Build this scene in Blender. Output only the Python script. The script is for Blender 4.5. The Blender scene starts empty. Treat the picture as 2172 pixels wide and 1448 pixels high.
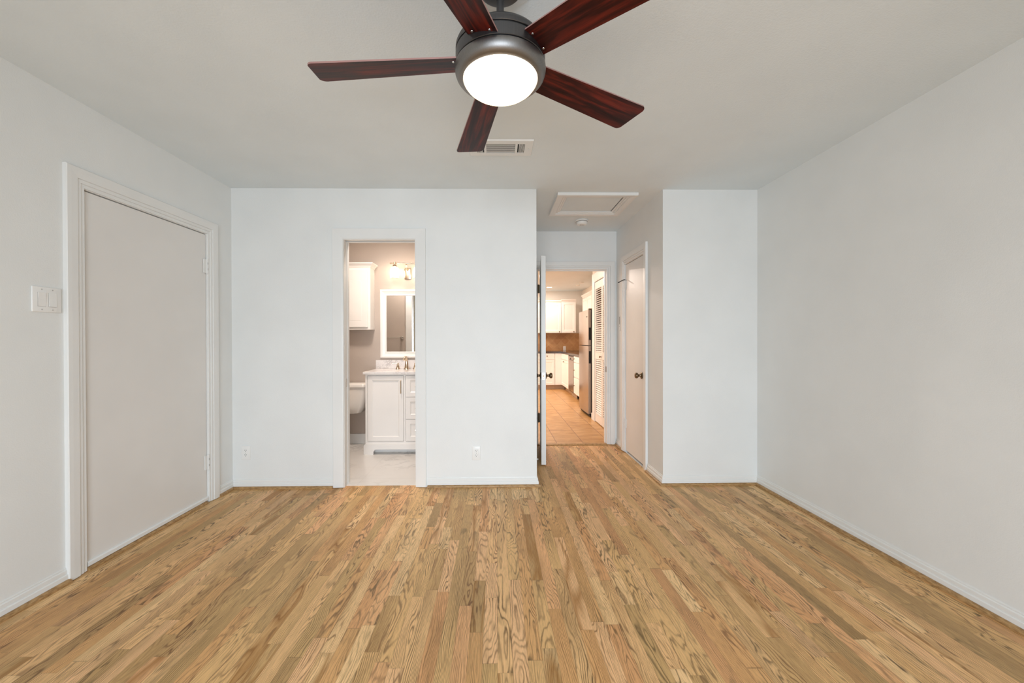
import bpy, bmesh, math, random
from math import sin, cos, pi, radians
from mathutils import Vector, Matrix

sc = bpy.context.scene
C = sc.collection

# ------------------------------------------------------------------ camera
FPX, YAW, PITCH, ROLL, CAMH, PCX = 843.1, .01506, -.00513, -.00252, 1.20736, 1066.085
cy_, sy_, cp_, sp_ = cos(YAW), sin(YAW), cos(PITCH), sin(PITCH)
fw = Vector((sy_*cp_, cy_*cp_, sp_)); r0_ = Vector((cy_, -sy_, 0)); u0_ = r0_.cross(fw)
rt = r0_*cos(ROLL) + u0_*sin(ROLL); up = u0_*cos(ROLL) - r0_*sin(ROLL)
cam = bpy.data.cameras.new('camera'); cam_o = bpy.data.objects.new('camera', cam); C.objects.link(cam_o)
cam_o.matrix_world = Matrix(((rt.x, up.x, -fw.x, 0), (rt.y, up.y, -fw.y, 0), (rt.z, up.z, -fw.z, CAMH), (0, 0, 0, 1)))
cam.sensor_width = 36; cam.lens = FPX*36/2172; cam.shift_x = (1086-PCX)/2172; cam.clip_start = .02
sc.camera = cam_o

# ------------------------------------------------------------------ light, world, exposure
w = bpy.data.worlds.new('world'); sc.world = w; w.use_nodes = True
w.node_tree.nodes['Background'].inputs[0].default_value = (.75, .86, 1, 1)
w.node_tree.nodes['Background'].inputs[1].default_value = .3
sc.view_settings.view_transform = 'Standard'; sc.view_settings.look = 'None'
sc.view_settings.exposure = 0; sc.view_settings.gamma = 1; sc.view_settings.use_curve_mapping = False
sc.cycles.use_denoising = True
sc.cycles.max_bounces = 10; sc.cycles.diffuse_bounces = 6; sc.cycles.sample_clamp_indirect = 6

def lamp(name, kind, loc, power, col, **kw):
    L = bpy.data.lights.new(name, kind); L.energy = power; L.color = col
    for k, v in kw.items():
        if k not in ('rot',): setattr(L, k, v)
    o = bpy.data.objects.new(name, L); C.objects.link(o); o.location = loc
    if 'rot' in kw: o.rotation_euler = kw['rot']
    return o
DAY = (.87, .98, 1.09)
# daylight through the picture window in the wall behind the camera
lamp('window_daylight', 'AREA', (0.0, -1.93, 1.05), 84, DAY, shape='RECTANGLE', size=2.0, size_y=1.9, spread=radians(126), rot=(radians(71), 0, 0))

# ------------------------------------------------------------------ dimensions
XL, XR, YB, XC, XH, YH, CH = -2.152, 2.162, 3.265, .329, 1.374, 4.537, 2.44
YREAR = -1.9

# ------------------------------------------------------------------ materials
class NT:
    def __init__(s, name):
        s.m = bpy.data.materials.new(name); s.m.use_nodes = True; s.t = s.m.node_tree
        s.b = s.t.nodes['Principled BSDF']
    def n(s, typ, **kw):
        x = s.t.nodes.new('ShaderNode'+typ)
        for k, v in kw.items(): setattr(x, k, v)
        return x
    def l(s, a, b): s.t.links.new(a, b)
    def setin(s, sock, v):
        if isinstance(v, bpy.types.NodeSocket): s.l(v, sock)
        else: sock.default_value = v
    def math(s, op, a, b=0., c=None):
        x = s.n('Math', operation=op); s.setin(x.inputs[0], a); s.setin(x.inputs[1], b)
        if c is not None: s.setin(x.inputs[2], c)
        return x.outputs[0]
    def xyz(s, a, b, c=0.):
        x = s.n('CombineXYZ')
        for i, v in enumerate((a, b, c)): s.setin(x.inputs[i], v)
        return x.outputs[0]
    def coord(s):
        t = s.n('TexCoord'); q = s.n('SeparateXYZ'); s.l(t.outputs['Object'], q.inputs[0])
        return t.outputs['Object'], q.outputs[0], q.outputs[1], q.outputs[2]
    def scale(s, v, sx, sy, sz):
        x = s.n('VectorMath', operation='MULTIPLY'); s.setin(x.inputs[0], v); x.inputs[1].default_value = (sx, sy, sz); return x.outputs[0]
    def noise(s, v, scale, detail=2., rough=.5, dist=0.):
        x = s.n('TexNoise'); s.setin(x.inputs['Vector'], v); x.inputs['Scale'].default_value = scale
        x.inputs['Detail'].default_value = detail; x.inputs['Roughness'].default_value = rough; x.inputs['Distortion'].default_value = dist
        return x.outputs['Fac']
    def white(s, v):
        x = s.n('TexWhiteNoise', noise_dimensions='3D'); s.setin(x.inputs['Vector'], v)
        q = s.n('SeparateXYZ'); s.l(x.outputs['Color'], q.inputs[0]); return q.outputs[0], q.outputs[1], q.outputs[2]
    def ramp(s, f, stops, interp='LINEAR'):
        x = s.n('ValToRGB'); s.setin(x.inputs[0], f); e = x.color_ramp.elements; x.color_ramp.interpolation = interp
        while len(e) < len(stops): e.new(.5)
        for i, (p, c) in enumerate(stops): e[i].position = p; e[i].color = (*c, 1)
        return x.outputs[0]
    def mix(s, f, a, b, mode='MIX'):
        x = s.n('MixRGB', blend_type=mode); s.setin(x.inputs[0], f)
        for i, v in ((1, a), (2, b)):
            if isinstance(v, tuple): x.inputs[i].default_value = (*v, 1)
            else: s.l(v, x.inputs[i])
        return x.outputs[0]
    def maprange(s, v, a, b, c, d):
        x = s.n('MapRange'); s.setin(x.inputs[0], v)
        for i, q in enumerate((a, b, c, d)): x.inputs[i+1].default_value = q
        return x.outputs[0]
    def bump(s, hgt, strength, dist=.01):
        x = s.n('Bump'); x.inputs['Strength'].default_value = strength; x.inputs['Distance'].default_value = dist
        s.l(hgt, x.inputs['Height']); s.l(x.outputs[0], s.b.inputs['Normal'])
    def col(s, c):
        if isinstance(c, tuple): s.b.inputs['Base Color'].default_value = (*c, 1)
        else: s.l(c, s.b.inputs['Base Color'])
    def p(s, rough=.5, metal=0., spec=.5, **kw):
        s.setin(s.b.inputs['Roughness'], rough); s.b.inputs['Metallic'].default_value = metal
        s.b.inputs['Specular IOR Level'].default_value = spec
        for k, v in kw.items(): s.b.inputs[k].default_value = v
        return s.m

def srgb(r, g, b):
    f = lambda x: (x/255/12.92) if x <= 10 else ((x/255+.055)/1.055)**2.4
    return (f(r), f(g), f(b))

def paint(name, c, rough=.55, tex=0., scale=260, spec=.3, blotch=.02):
    t = NT(name); v, x, y, z = t.coord()
    n1 = t.noise(v, 3., 2.)
    t.col(t.mix(t.maprange(n1, .3, .7, 0, 1), tuple(q*(1-blotch) for q in c), tuple(min(1, q*(1+blotch)) for q in c)))
    if tex:
        n2 = t.noise(v, scale, 2., .55)
        t.bump(n2, tex, .004)
    return t.p(rough, 0, spec)

def metal(name, c, rough=.3, brushed=0., aniso_axis=2):
    t = NT(name); v, x, y, z = t.coord()
    s = [400, 400, 400]; s[aniso_axis] = 6
    n = t.noise(t.scale(v, *s), 1., 2.)
    t.col(t.mix(t.maprange(n, .3, .7, 0, brushed), c, tuple(q*.7 for q in c)))
    return t.p(rough, 1.)

WALL = paint('wall_paint', (.80, .815, .805), .5, .16, 170, .35)
CEIL = paint('ceiling_paint', (.775, .835, .86), .8, .28, 120, .2)
TRIM = paint('trim_paint', (.81, .815, .80), .34, .03, 90, .4)
DOORP = paint('door_paint', (.78, .765, .74), .34, .03, 60, .4)
TAN = paint('bathroom_paint', (.50, .43, .375), .6, .1, 170, .3)
LAMPWARM = paint('kitchen_lampwarm_paint', (.84, .79, .72), .6, .08, 170, .3)  # white wall paint with the kitchen lamps' warmth mixed into its colour
CAB = paint('cabinet_paint', (.86, .83, .79), .35, .0, 60, .4)
TOE = paint('toe_kick_paint', (.50, .37, .25), .5, 0, 60, .3)
PLASTIC = paint('white_plastic', (.85, .85, .83), .3, 0, 60, .5, .005)
PORC = paint('porcelain', (.84, .80, .75), .12, 0, 5, .6, .005)
DARK = paint('dark_recess', (.012, .011, .01), .6, 0)
BLACKM = paint('black_metal', (.018, .018, .018), .4, 0, 5, .5)
SCREWP = paint('painted_screw', (.48, .47, .45), .4)
GREYSLOT = paint('grey_slot', (.16, .155, .15), .6)
PEWTER = metal('brushed_pewter', (.27, .262, .255), .46, .4)
PEWTERD = metal('dark_pewter', (.13, .13, .135), .42, .3)
BRONZE = metal('antique_brass', (.22, .16, .10), .3, .3)
NICKEL = metal('champagne_nickel', (.72, .60, .46), .22, .2)
SATIN = metal('satin_nickel', (.62, .58, .53), .28, .2)
STEEL = metal('stainless_steel', (.44, .385, .35), .24, .5, 2)
CHROME = metal('chrome', (.8, .8, .8), .12)

def oak_floor():
    t = NT('oak_strip_floor'); v, x, y, z = t.coord()
    W = .0572
    u = t.math('DIVIDE', x, W); row = t.math('FLOOR', u); fx = t.math('FRACT', u)
    r1, r2, r3 = t.white(t.xyz(row, 3.7, 1.3))
    L = t.math('MULTIPLY_ADD', r2, .5, .42)
    tt = t.math('DIVIDE', t.math('MULTIPLY_ADD', r1, 9., y), L)
    tt = t.math('ADD', tt, t.math('MULTIPLY', t.math('SINE', t.math('MULTIPLY_ADD', tt, 2.3, t.math('MULTIPLY', r3, 6.))), .38))
    pid = t.math('FLOOR', tt); fy = t.math('FRACT', tt)
    a1, a2, a3 = t.white(t.xyz(row, pid, 5.1))
    b1, b2, b3 = t.white(t.xyz(pid, row, 11.9))
    gx = t.math('MULTIPLY_ADD', a1, 7., x); gy = t.math('MULTIPLY_ADD', a2, 31., y)
    # growth rings: contour lines of a long, stretched field (cathedrals, loops and straight grain by board)
    f1 = t.noise(t.xyz(t.math('MULTIPLY', gx, 14.), t.math('MULTIPLY', gy, 1.9), t.math('MULTIPLY', a3, 40.)), 1., 2.0, .42, .25)
    sel = t.math('GREATER_THAN', b1, .55)
    lean = t.math('MULTIPLY_ADD', sel, t.math('MULTIPLY_ADD', b2, 9., 5.), 1.2)
    fld = t.math('MULTIPLY_ADD', gx, lean, f1)
    wob = t.noise(t.xyz(t.math('MULTIPLY', gx, 70.), t.math('MULTIPLY', gy, 22.), a1), 1., 2.)
    fld = t.math('MULTIPLY_ADD', wob, .030, fld)
    ring = t.math('MULTIPLY_ADD', t.math('SINE', t.math('MULTIPLY', fld, t.math('MULTIPLY_ADD', b2, -30., 108.))), .5, .5)
    ring = t.math('POWER', ring, t.math('MULTIPLY_ADD', b3, 3., 2.6))
    wide = t.noise(t.xyz(t.math('MULTIPLY', gx, 16.), t.math('MULTIPLY', gy, 3.), t.math('MULTIPLY', b1, 30.)), 1., 1.5)
    wide = t.maprange(wide, .35, .62, .35, 1.)
    pore = t.noise(t.xyz(t.math('MULTIPLY', gx, 520.), t.math('MULTIPLY', gy, 22.), a3), 1., 2., .6)
    pore = t.maprange(pore, .46, .66, 0, 1)
    fine = t.noise(t.xyz(t.math('MULTIPLY', gx, 200.), t.math('MULTIPLY', gy, 4.), a2), 1., 3., .6)
    cloud = t.noise(t.xyz(t.math('MULTIPLY', gx, 9.), t.math('MULTIPLY', gy, 2.0), t.math('MULTIPLY', a1, 20.)), 1., 2.)
    base = t.ramp(a1, [(0, srgb(235, 189, 128)), (.16, srgb(245, 197, 138)), (.32, srgb(229, 176, 116)), (.46, srgb(249, 199, 145)),
                       (.58, srgb(214, 173, 115)), (.68, srgb(240, 184, 129)), (.78, srgb(252, 209, 151)), (.88, srgb(198, 159, 105)), (.955, srgb(229, 171, 116))], 'CONSTANT')
    dark = t.ramp(a2, [(0, srgb(106, 76, 42)), (.35, srgb(96, 76, 44)), (.6, srgb(122, 80, 44)), (1, srgb(92, 74, 46))])
    c = t.mix(t.maprange(fine, .3, .72, 0, .38), base, t.mix(.5, base, dark))
    c = t.mix(t.maprange(cloud, .50, .74, 0, .50), c, srgb(152, 117, 70))
    c = t.mix(t.math('MULTIPLY', t.math('MULTIPLY', ring, wide), t.math('MULTIPLY_ADD', a3, .26, .74)), c, dark)
    c = t.mix(t.math('MULTIPLY', pore, t.math('MULTIPLY_ADD', a2, .24, .22)), c, dark)
    # mineral streaks, grey-green blotches and a few knots
    st = t.math('GREATER_THAN', b3, .90)
    sm = t.maprange(t.math('ABSOLUTE', t.math('SUBTRACT', f1, .5)), 0, .10, 1, 0)
    c = t.mix(t.math('MULTIPLY', t.math('MULTIPLY', st, sm), .7), c, srgb(150, 98, 32))
    bl = t.noise(t.xyz(t.math('MULTIPLY', gx, 18.), t.math('MULTIPLY', gy, 5.), t.math('MULTIPLY', b2, 50.)), 1., 2.5, .6, .6)
    c = t.mix(t.maprange(bl, .62, .76, 0, .55), c, srgb(112, 92, 58))
    e = t.math('MAXIMUM', t.math('LESS_THAN', fx, .022), t.math('LESS_THAN', t.math('MULTIPLY', fy, L), .0018))
    c = t.mix(t.math('MULTIPLY', e, .38), c, srgb(84, 58, 32))
    t.col(c)
    hgt = t.math('SUBTRACT', t.math('MULTIPLY', ring, -.25), t.math('MULTIPLY', e, 1.))
    t.bump(hgt, .12, .0015)
    return t.p(t.maprange(fine, .3, .7, .42, .52), 0, .35)
OAK = oak_floor()

def shoe_wood():
    t = NT('stained_shoe_wood'); v, x, y, z = t.coord()
    n = t.noise(t.scale(v, 40, 40, 160), 1., 3.)
    t.col(t.ramp(n, [(.3, srgb(138, 104, 64)), (.55, srgb(174, 138, 92)), (.75, srgb(192, 154, 106))]))
    return t.p(.45, 0, .35)
SHOE = shoe_wood()

def mahogany():
    t = NT('mahogany_blade'); v, x, y, z = t.coord()
    oi = t.n('ObjectInfo')
    vv = t.n('VectorMath', operation='ADD'); t.l(v, vv.inputs[0])
    t.l(t.xyz(t.math('MULTIPLY', oi.outputs['Random'], 9.), t.math('MULTIPLY', oi.outputs['Random'], 4.)), vv.inputs[1])
    n1 = t.noise(t.scale(vv.outputs[0], 3.0, 38, 10), 1., 3., .6, .6)
    n2 = t.noise(t.scale(vv.outputs[0], 14, 240, 10), 1., 2., .6)
    c = t.ramp(n1, [(.30, (.008, .0012, .0012)), (.46, (.034, .0045, .0035)), (.60, (.115, .012, .006)), (.78, (.22, .028, .013))])
    c = t.mix(t.maprange(n2, .45, .7, 0, .45), c, (.02, .003, .003))
    t.col(c)
    return t.p(.42, 0, .22)
MAHO = mahogany()
BLEDGE = paint('blade_edge', (.36, .20, .18), .35, 0, 5, .5)

def marble(name, base, vein, scale, tile=None, dens=1.):
    t = NT(name); v, x, y, z = t.coord()
    d = t.noise(v, scale*.8, 3., .6)
    vv = t.n('VectorMath', operation='ADD'); t.l(v, vv.inputs[0])
    t.l(t.xyz(t.math('MULTIPLY', d, .55/scale*2), t.math('MULTIPLY', d, .9/scale*2), d), vv.inputs[1])
    n = t.noise(t.scale(vv.outputs[0], scale, scale*2.4, scale), 1., 4., .55, .6)
    ve = t.maprange(t.math('ABSOLUTE', t.math('SUBTRACT', n, .5)), 0, .045*dens, 1, 0)
    pat = t.noise(v, scale*.5, 2.)
    ve = t.math('MULTIPLY', ve, t.maprange(pat, .42, .62, 0, 1))
    sh = t.maprange(n, .35, .65, .25, 0)
    c = t.mix(sh, base, tuple(q*.9 for q in base)); c = t.mix(t.math('MULTIPLY', ve, .75), c, vein)
    if tile:
        gx = t.math('FRACT', t.math('DIVIDE', t.math('ADD', x, 20.07), tile[0])); gy = t.math('FRACT', t.math('DIVIDE', t.math('ADD', y, 20.03), tile[1]))
        g = t.math('MAXIMUM', t.math('LESS_THAN', gx, .002/tile[0]), t.math('LESS_THAN', gy, .002/tile[1]))
        c = t.mix(t.math('MULTIPLY', g, .4), c, (.45, .42, .38))
    t.col(c); return t.p(.22, 0, .5)
MARBLE_F = marble('marble_tile', (.80, .77, .73), (.30, .28, .27), 2.6, (.61, .305), 1.)
MARBLE_C = marble('marble_counter', (.80, .77, .75), (.34, .30, .30), 9., None, 1.3)

def kitchen_tile():
    t = NT('tan_floor_tile'); v, x, y, z = t.coord()
    T = .307
    ux = t.math('DIVIDE', t.math('SUBTRACT', x, .6896-T*20), T); uy = t.math('DIVIDE', t.math('SUBTRACT', y, 4.917-T*20), T)
    a1, a2, a3 = t.white(t.xyz(t.math('FLOOR', ux), t.math('FLOOR', uy), 2.))
    n = t.noise(t.xyz(t.math('MULTIPLY_ADD', a1, 9., t.math('MULTIPLY', x, 4.)), t.math('MULTIPLY', y, 11.), a2), 1., 4., .6, .8)
    c = t.ramp(n, [(.28, srgb(160, 112, 62)), (.5, srgb(190, 144, 90)), (.72, srgb(208, 168, 116))])
    c = t.mix(t.math('MULTIPLY', a3, .18), c, srgb(168, 126, 80))
    g = t.math('MAXIMUM', t.math('LESS_THAN', t.math('FRACT', ux), .022), t.math('MULTIPLY', t.math('LESS_THAN', t.math('FRACT', uy), .022), .75))
    c = t.mix(t.math('MULTIPLY', g, .9), c, srgb(100, 64, 32))
    t.col(c); t.bump(t.math('SUBTRACT', 1., g), .2, .002)
    return t.p(.35, 0, .4)
KTILE = kitchen_tile()

def backsplash():
    t = NT('diagonal_travertine_tile'); v, x, y, z = t.coord()
    h = t.math('ADD', x, y); T = .15
    p = t.math('DIVIDE', t.math('ADD', h, z), T*1.414); q = t.math('DIVIDE', t.math('SUBTRACT', h, z), T*1.414)
    a1, a2, a3 = t.white(t.xyz(t.math('FLOOR', p), t.math('FLOOR', q), 1.))
    n = t.noise(v, 14., 3.)
    c = t.mix(t.math('MULTIPLY', a1, .8), srgb(176, 128, 82), srgb(205, 164, 116)); c = t.mix(t.maprange(n, .3, .7, 0, .4), c, srgb(160, 112, 70))
    g = t.math('MAXIMUM', t.math('LESS_THAN', t.math('FRACT', p), .03), t.math('LESS_THAN', t.math('FRACT', q), .03))
    c = t.mix(t.math('MULTIPLY', g, .5), c, srgb(212, 178, 136)); t.col(c)
    return t.p(.45, 0, .4)
SPLASH = backsplash()

def granite():
    t = NT('dark_granite'); v, x, y, z = t.coord()
    n = t.noise(v, 90., 3., .6); n2 = t.noise(v, 30., 2.)
    c = t.ramp(n, [(.35, (.012, .008, .006)), (.55, (.05, .03, .018)), (.7, (.16, .10, .06))]); c = t.mix(t.maprange(n2, .4, .7, 0, .5), c, (.09, .05, .03))
    t.col(c); return t.p(.16, 0, .5)
GRANITE = granite()

def emit(name, c, s, edge=None, es=1.):
    t = NT(name)
    t.b.inputs['Base Color'].default_value = (*c, 1)
    if edge:   # frosted glass: thinner light path and warmer tint towards the rim
        lw = t.n('LayerWeight'); lw.inputs[0].default_value = .35
        f = t.maprange(lw.outputs['Facing'], .45, 1., 0, 1)
        t.l(t.mix(f, c, edge), t.b.inputs['Emission Color'])
        t.l(t.maprange(lw.outputs['Facing'], .35, 1., s, es), t.b.inputs['Emission Strength'])
    else:
        t.b.inputs['Emission Color'].default_value = (*c, 1); t.b.inputs['Emission Strength'].default_value = s
    return t.p(.3)
GLOBE = emit('lit_frosted_glass', (1., .93, .80), 2.2, (1., .66, .28), 3.5)
BULB = emit('lit_bulb', (1., .80, .58), 40.)
DOWN = emit('lit_downlight', (1., .80, .58), 14.)

def clearglass():
    t = NT('pale_shade_glass'); o = t.t.nodes['Material Output']
    tr = t.n('BsdfTransparent'); tr.inputs[0].default_value = (.98, .97, .95, 1)
    tl = t.n('BsdfTranslucent'); tl.inputs[0].default_value = (.95, .93, .9, 1)
    gl = t.n('BsdfGlossy'); gl.inputs['Roughness'].default_value = .1
    m1 = t.n('MixShader'); m1.inputs[0].default_value = .35; t.l(tr.outputs[0], m1.inputs[1]); t.l(tl.outputs[0], m1.inputs[2])
    mx = t.n('MixShader'); mx.inputs[0].default_value = .06; t.l(m1.outputs[0], mx.inputs[1]); t.l(gl.outputs[0], mx.inputs[2])
    t.l(mx.outputs[0], o.inputs[0]); return t.m
GLASS = clearglass()
MIRROR = NT('mirror_silver'); MIRROR.col((.88, .88, .87)); MIRROR = MIRROR.p(.01, 1.)

# ------------------------------------------------------------------ mesh helpers
class MB:
    def __init__(s): s.bm = bmesh.new()
    def box(s, x0, x1, y0, y1, z0, z1, bev=0., seg=2):
        vs = [s.bm.verts.new((x, y, z)) for x in (x0, x1) for y in (y0, y1) for z in (z0, z1)]
        fs = [s.bm.faces.new([vs[i] for i in q]) for q in ((0, 1, 3, 2), (4, 6, 7, 5), (0, 4, 5, 1), (2, 3, 7, 6), (0, 2, 6, 4), (1, 5, 7, 3))]
        if bev:
            es = list({e for f in fs for e in f.edges})
            bmesh.ops.bevel(s.bm, geom=es, offset=bev, segments=seg, affect='EDGES', profile=.5, clamp_overlap=True)
        return s
    def lathe(s, prof, n=48, origin=(0, 0, 0), axis='z', arc=2*pi):
        o = Vector(origin); rings = []
        for r, h in prof:
            ring = []
            if r < 1e-6: ring = [s.bm.verts.new(s._ax(o, 0, 0, h, axis))]
            else: ring = [s.bm.verts.new(s._ax(o, r*cos(2*pi*i/n), r*sin(2*pi*i/n), h, axis)) for i in range(n)]
            rings.append(ring)
        for a, b in zip(rings, rings[1:]):
            for i in range(n):
                j = (i+1) % n
                if len(a) == 1 and len(b) == 1: continue
                if len(a) == 1: s.bm.faces.new((a[0], b[j], b[i]))
                elif len(b) == 1: s.bm.faces.new((a[i], a[j], b[0]))
                else: s.bm.faces.new((a[i], a[j], b[j], b[i]))
        for ring, fl in ((rings[0], 1), (rings[-1], 0)):
            if len(ring) > 2: s.bm.faces.new(ring[::-1] if fl else ring)
        return s
    def _ax(s, o, a, b, h, axis):
        if axis == 'z': return o + Vector((a, b, h))
        if axis == 'x': return o + Vector((h, a, b))
        if axis == '-x': return o + Vector((-h, b, a))
        if axis == 'y': return o + Vector((b, h, a))
        return o + Vector((a, -h, b))     # '-y'
    def prism(s, poly, fn, d0, d1):
        """poly of (a,b) extruded from depth d0 to d1; fn(a,b,d) -> xyz"""
        A = [s.bm.verts.new(fn(a, b, d0)) for a, b in poly]; B = [s.bm.verts.new(fn(a, b, d1)) for a, b in poly]
        n = len(poly)
        s.bm.faces.new(A[::-1]); s.bm.faces.new(B)
        for i in range(n): s.bm.faces.new((A[i], A[(i+1) % n], B[(i+1) % n], B[i]))
        return s
    def loft(s, rings, closed=False, caps=True):
        R = [[s.bm.verts.new(p) for p in r] for r in rings]; n = len(R[0])
        pairs = list(zip(R, R[1:])) + ([(R[-1], R[0])] if closed else [])
        for a, b in pairs:
            for i in range(n):
                j = (i+1) % n; s.bm.faces.new((a[i], a[j], b[j], b[i]))
        if caps and not closed: s.bm.faces.new(R[0][::-1]); s.bm.faces.new(R[-1])
        return s
    def tube(s, pts, r, n=12):
        rings = []
        pts = [Vector(p) for p in pts]
        for i, p in enumerate(pts):
            d = (pts[min(i+1, len(pts)-1)] - pts[max(i-1, 0)]).normalized()
            a = d.cross(Vector((0, 0, 1))); a = a.normalized() if a.length > .05 else Vector((1, 0, 0))
            b = d.cross(a); rr = r[i] if isinstance(r, (list, tuple)) else r
            rings.append([p + a*rr*cos(2*pi*k/n) + b*rr*sin(2*pi*k/n) for k in range(n)])
        return s.loft(rings)
    def build(s, name, mat, parent=None, smooth=None, loc=None, rot=None):
        bmesh.ops.recalc_face_normals(s.bm, faces=s.bm.faces[:])
        me = bpy.data.meshes.new(name); s.bm.to_mesh(me); s.bm.free()
        for q in (mat if isinstance(mat, list) else [mat]): me.materials.append(q)
        o = bpy.data.objects.new(name, me); C.objects.link(o)
        if parent: o.parent = parent
        if loc: o.location = loc
        if rot: o.rotation_euler = rot
        if smooth:
            for p in me.polygons: p.use_smooth = True
            me.set_sharp_from_angle(angle=radians(smooth))
        return o

def tag(o, label, cat, group=None, kind=None):
    o['label'] = label; o['category'] = cat
    if group: o['group'] = group
    if kind: o['kind'] = kind
    return o
def thing(name, label, cat, loc=(0, 0, 0), rz=0., group=None, kind=None):
    o = bpy.data.objects.new(name, None); C.objects.link(o); o.location = loc; o.rotation_euler = (0, 0, rz); o.empty_display_size = .1
    return tag(o, label, cat, group, kind)
def struct(o, label, cat): return tag(o, label, cat, None, 'structure')
def dup(o, parent=None):
    c = o.copy(); C.objects.link(c)
    if parent: c.parent = parent; c.matrix_parent_inverse = o.matrix_parent_inverse
    for ch in list(o.children): dup(ch, c)
    return c
def paint_faces(o, idx, test):
    for p in o.data.polygons:
        if test(p): p.material_index = idx

# ------------------------------------------------------------------ room shell
T = .115
m = MB(); m.box(XL-T, XL, YREAR-T, 2.09, 0, CH).box(XL-T, XL, 3.0, YB+T, 0, CH).box(XL-T, XL, 2.09, 3.0, 2.008, CH)
struct(m.build('wall_left', WALL), 'white textured wall on the left with the flat closet door', 'wall')
m = MB(); m.box(XL, -1.262, YB, YB+T, 0, CH).box(-.651, XC, YB, YB+T, 0, CH).box(-1.262, -.651, YB, YB+T, 2.042, CH)
o = m.build('wall_back', [WALL, TAN]); paint_faces(o, 1, lambda p: p.normal.y > .9)
struct(o, 'white wall facing us with the bathroom doorway and two outlets', 'wall')
m = MB().box(XC-T, XC, YB+T, YH+.1, 0, CH); o = m.build('wall_hall_left', [WALL, TAN]); paint_faces(o, 1, lambda p: p.normal.x < -.9)
struct(o, 'white hallway wall hidden behind the open hall door', 'wall')
m = MB(); m.box(XC, .453, YH, YH+T, 0, CH).box(1.275, XH, YH, YH+T, 0, CH).box(.453, 1.275, YH, YH+T, 2.022, CH)
o = m.build('wall_hall_end', [WALL, LAMPWARM]); paint_faces(o, 1, lambda p: p.normal.y > .9)
struct(o, 'white end wall of the short hallway above and around the kitchen opening', 'wall')
m = MB(); m.box(XH, XH+T, YB, 3.672, 0, CH).box(XH, XH+T, 4.242, YH+T, 0, CH).box(XH, XH+T, 3.672, 4.242, 2.018, CH)
struct(m.build('wall_hall_right', WALL), 'white hallway wall on the right holding a narrow closed door', 'wall')
m = MB().box(XH+T, XR+T, YB, YB+T, 0, CH); 
struct(m.build('wall_back_right', WALL), 'plain white wall section between the hallway and the right wall', 'wall')
m = MB().box(XR, XR+T, YREAR-T, YB, 0, CH); struct(m.build('wall_right', WALL), 'long plain white wall on the right', 'wall')
WX0, WX1, WZ0, WZ1 = -1.03, 1.03, .07, 2.03
m = MB(); m.box(XL, WX0, YREAR-T, YREAR, 0, CH).box(WX1, XR, YREAR-T, YREAR, 0, CH).box(WX0, WX1, YREAR-T, YREAR, 0, WZ0).box(WX0, WX1, YREAR-T, YREAR, WZ1, CH)
struct(m.build('wall_front', WALL), 'white wall behind the camera with the picture window', 'wall')
m = MB()
for a, b in ((WX0, WX0+.05), (WX1-.05, WX1), (-.025, .025)): m.box(a, b, YREAR-.04, YREAR+.012, WZ0, WZ1)
m.box(WX0, WX1, YREAR-.04, YREAR+.012, WZ0, WZ0+.05).box(WX0, WX1, YREAR-.04, YREAR+.012, WZ1-.05, WZ1)
struct(m.build('window_1', TRIM), 'white frame of the picture window behind the camera', 'window')
m = MB(); m.box(XL-T, XR+T, YREAR-T, YB+T*.5, CH, CH+.1).box(XC-T*.5, XH+T, YB+T*.5, YH+T*.5, CH, CH+.1)
struct(m.build('ceiling', CEIL), 'off-white textured ceiling of the bedroom and hallway', 'ceiling')
m = MB(); m.box(XL, XR, YREAR-T, YB, -.05, 0).box(XC, XH, YB, 4.515, -.05, 0).box(-1.262, -.651, YB, 3.302, -.05, 0)
struct(m.build('floor', OAK), 'oak strip hardwood floor running towards the doorways', 'floor')

# bathroom shell
BYW = 4.64
m = MB().box(-2.5, XC-T, 3.302, BYW+T, -.05, .004); struct(m.build('floor_bathroom', MARBLE_F), 'white veined marble tile floor of the bathroom', 'floor')
m = MB().box(-2.5, XC-T, BYW, BYW+T, 0, CH); struct(m.build('wall_bathroom_back', TAN), 'taupe bathroom wall behind the vanity and toilet', 'wall')
m = MB().box(-2.5-T, -2.5, YB, BYW+T, 0, CH); struct(m.build('wall_bathroom_left', TAN), 'taupe bathroom side wall beyond the toilet', 'wall')
m = MB().box(-2.5, XC-T*.5, YB+T*.5, BYW+T, CH, CH+.1); struct(m.build('ceiling_bathroom', CEIL), 'off-white bathroom ceiling', 'ceiling')

# kitchen shell
KX0, KXR, KYB = -1.2, 2.19, 10.14
m = MB().box(KX0, KXR, 4.515, KYB, -.05, .006); struct(m.build('floor_kitchen', KTILE), 'tan square tile floor of the kitchen', 'floor')
m = MB().box(KX0, KXR+T, KYB, KYB+T, 0, 2.46); struct(m.build('wall_kitchen_back', LAMPWARM), 'lamp-tinted white far wall of the kitchen', 'wall')
m = MB().box(KXR, KXR+T, 5.965-T, KYB, 0, 2.46); struct(m.build('wall_kitchen_right', LAMPWARM), 'lamp-tinted white right wall of the kitchen behind the refrigerator', 'wall')
m = MB().box(KX0-T, KX0, 4.652, KYB+T, 0, 2.46); struct(m.build('wall_kitchen_containment', LAMPWARM), 'unseen kitchen wall on the left, added to contain the light', 'wall')  # unseen wall, added to contain and bounce the kitchen light
m = MB(); m.box(1.445, 1.56, YH+T, 4.99, 0, CH).box(1.445, 1.56, 5.80, 5.965, 0, CH).box(1.445, 1.56, 4.99, 5.80, 2.045, CH).box(1.56, KXR, 5.965-T, 5.965, 0, CH)
struct(m.build('wall_pantry', LAMPWARM), 'lamp-tinted white wall around the louvered pantry doors', 'wall')
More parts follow.
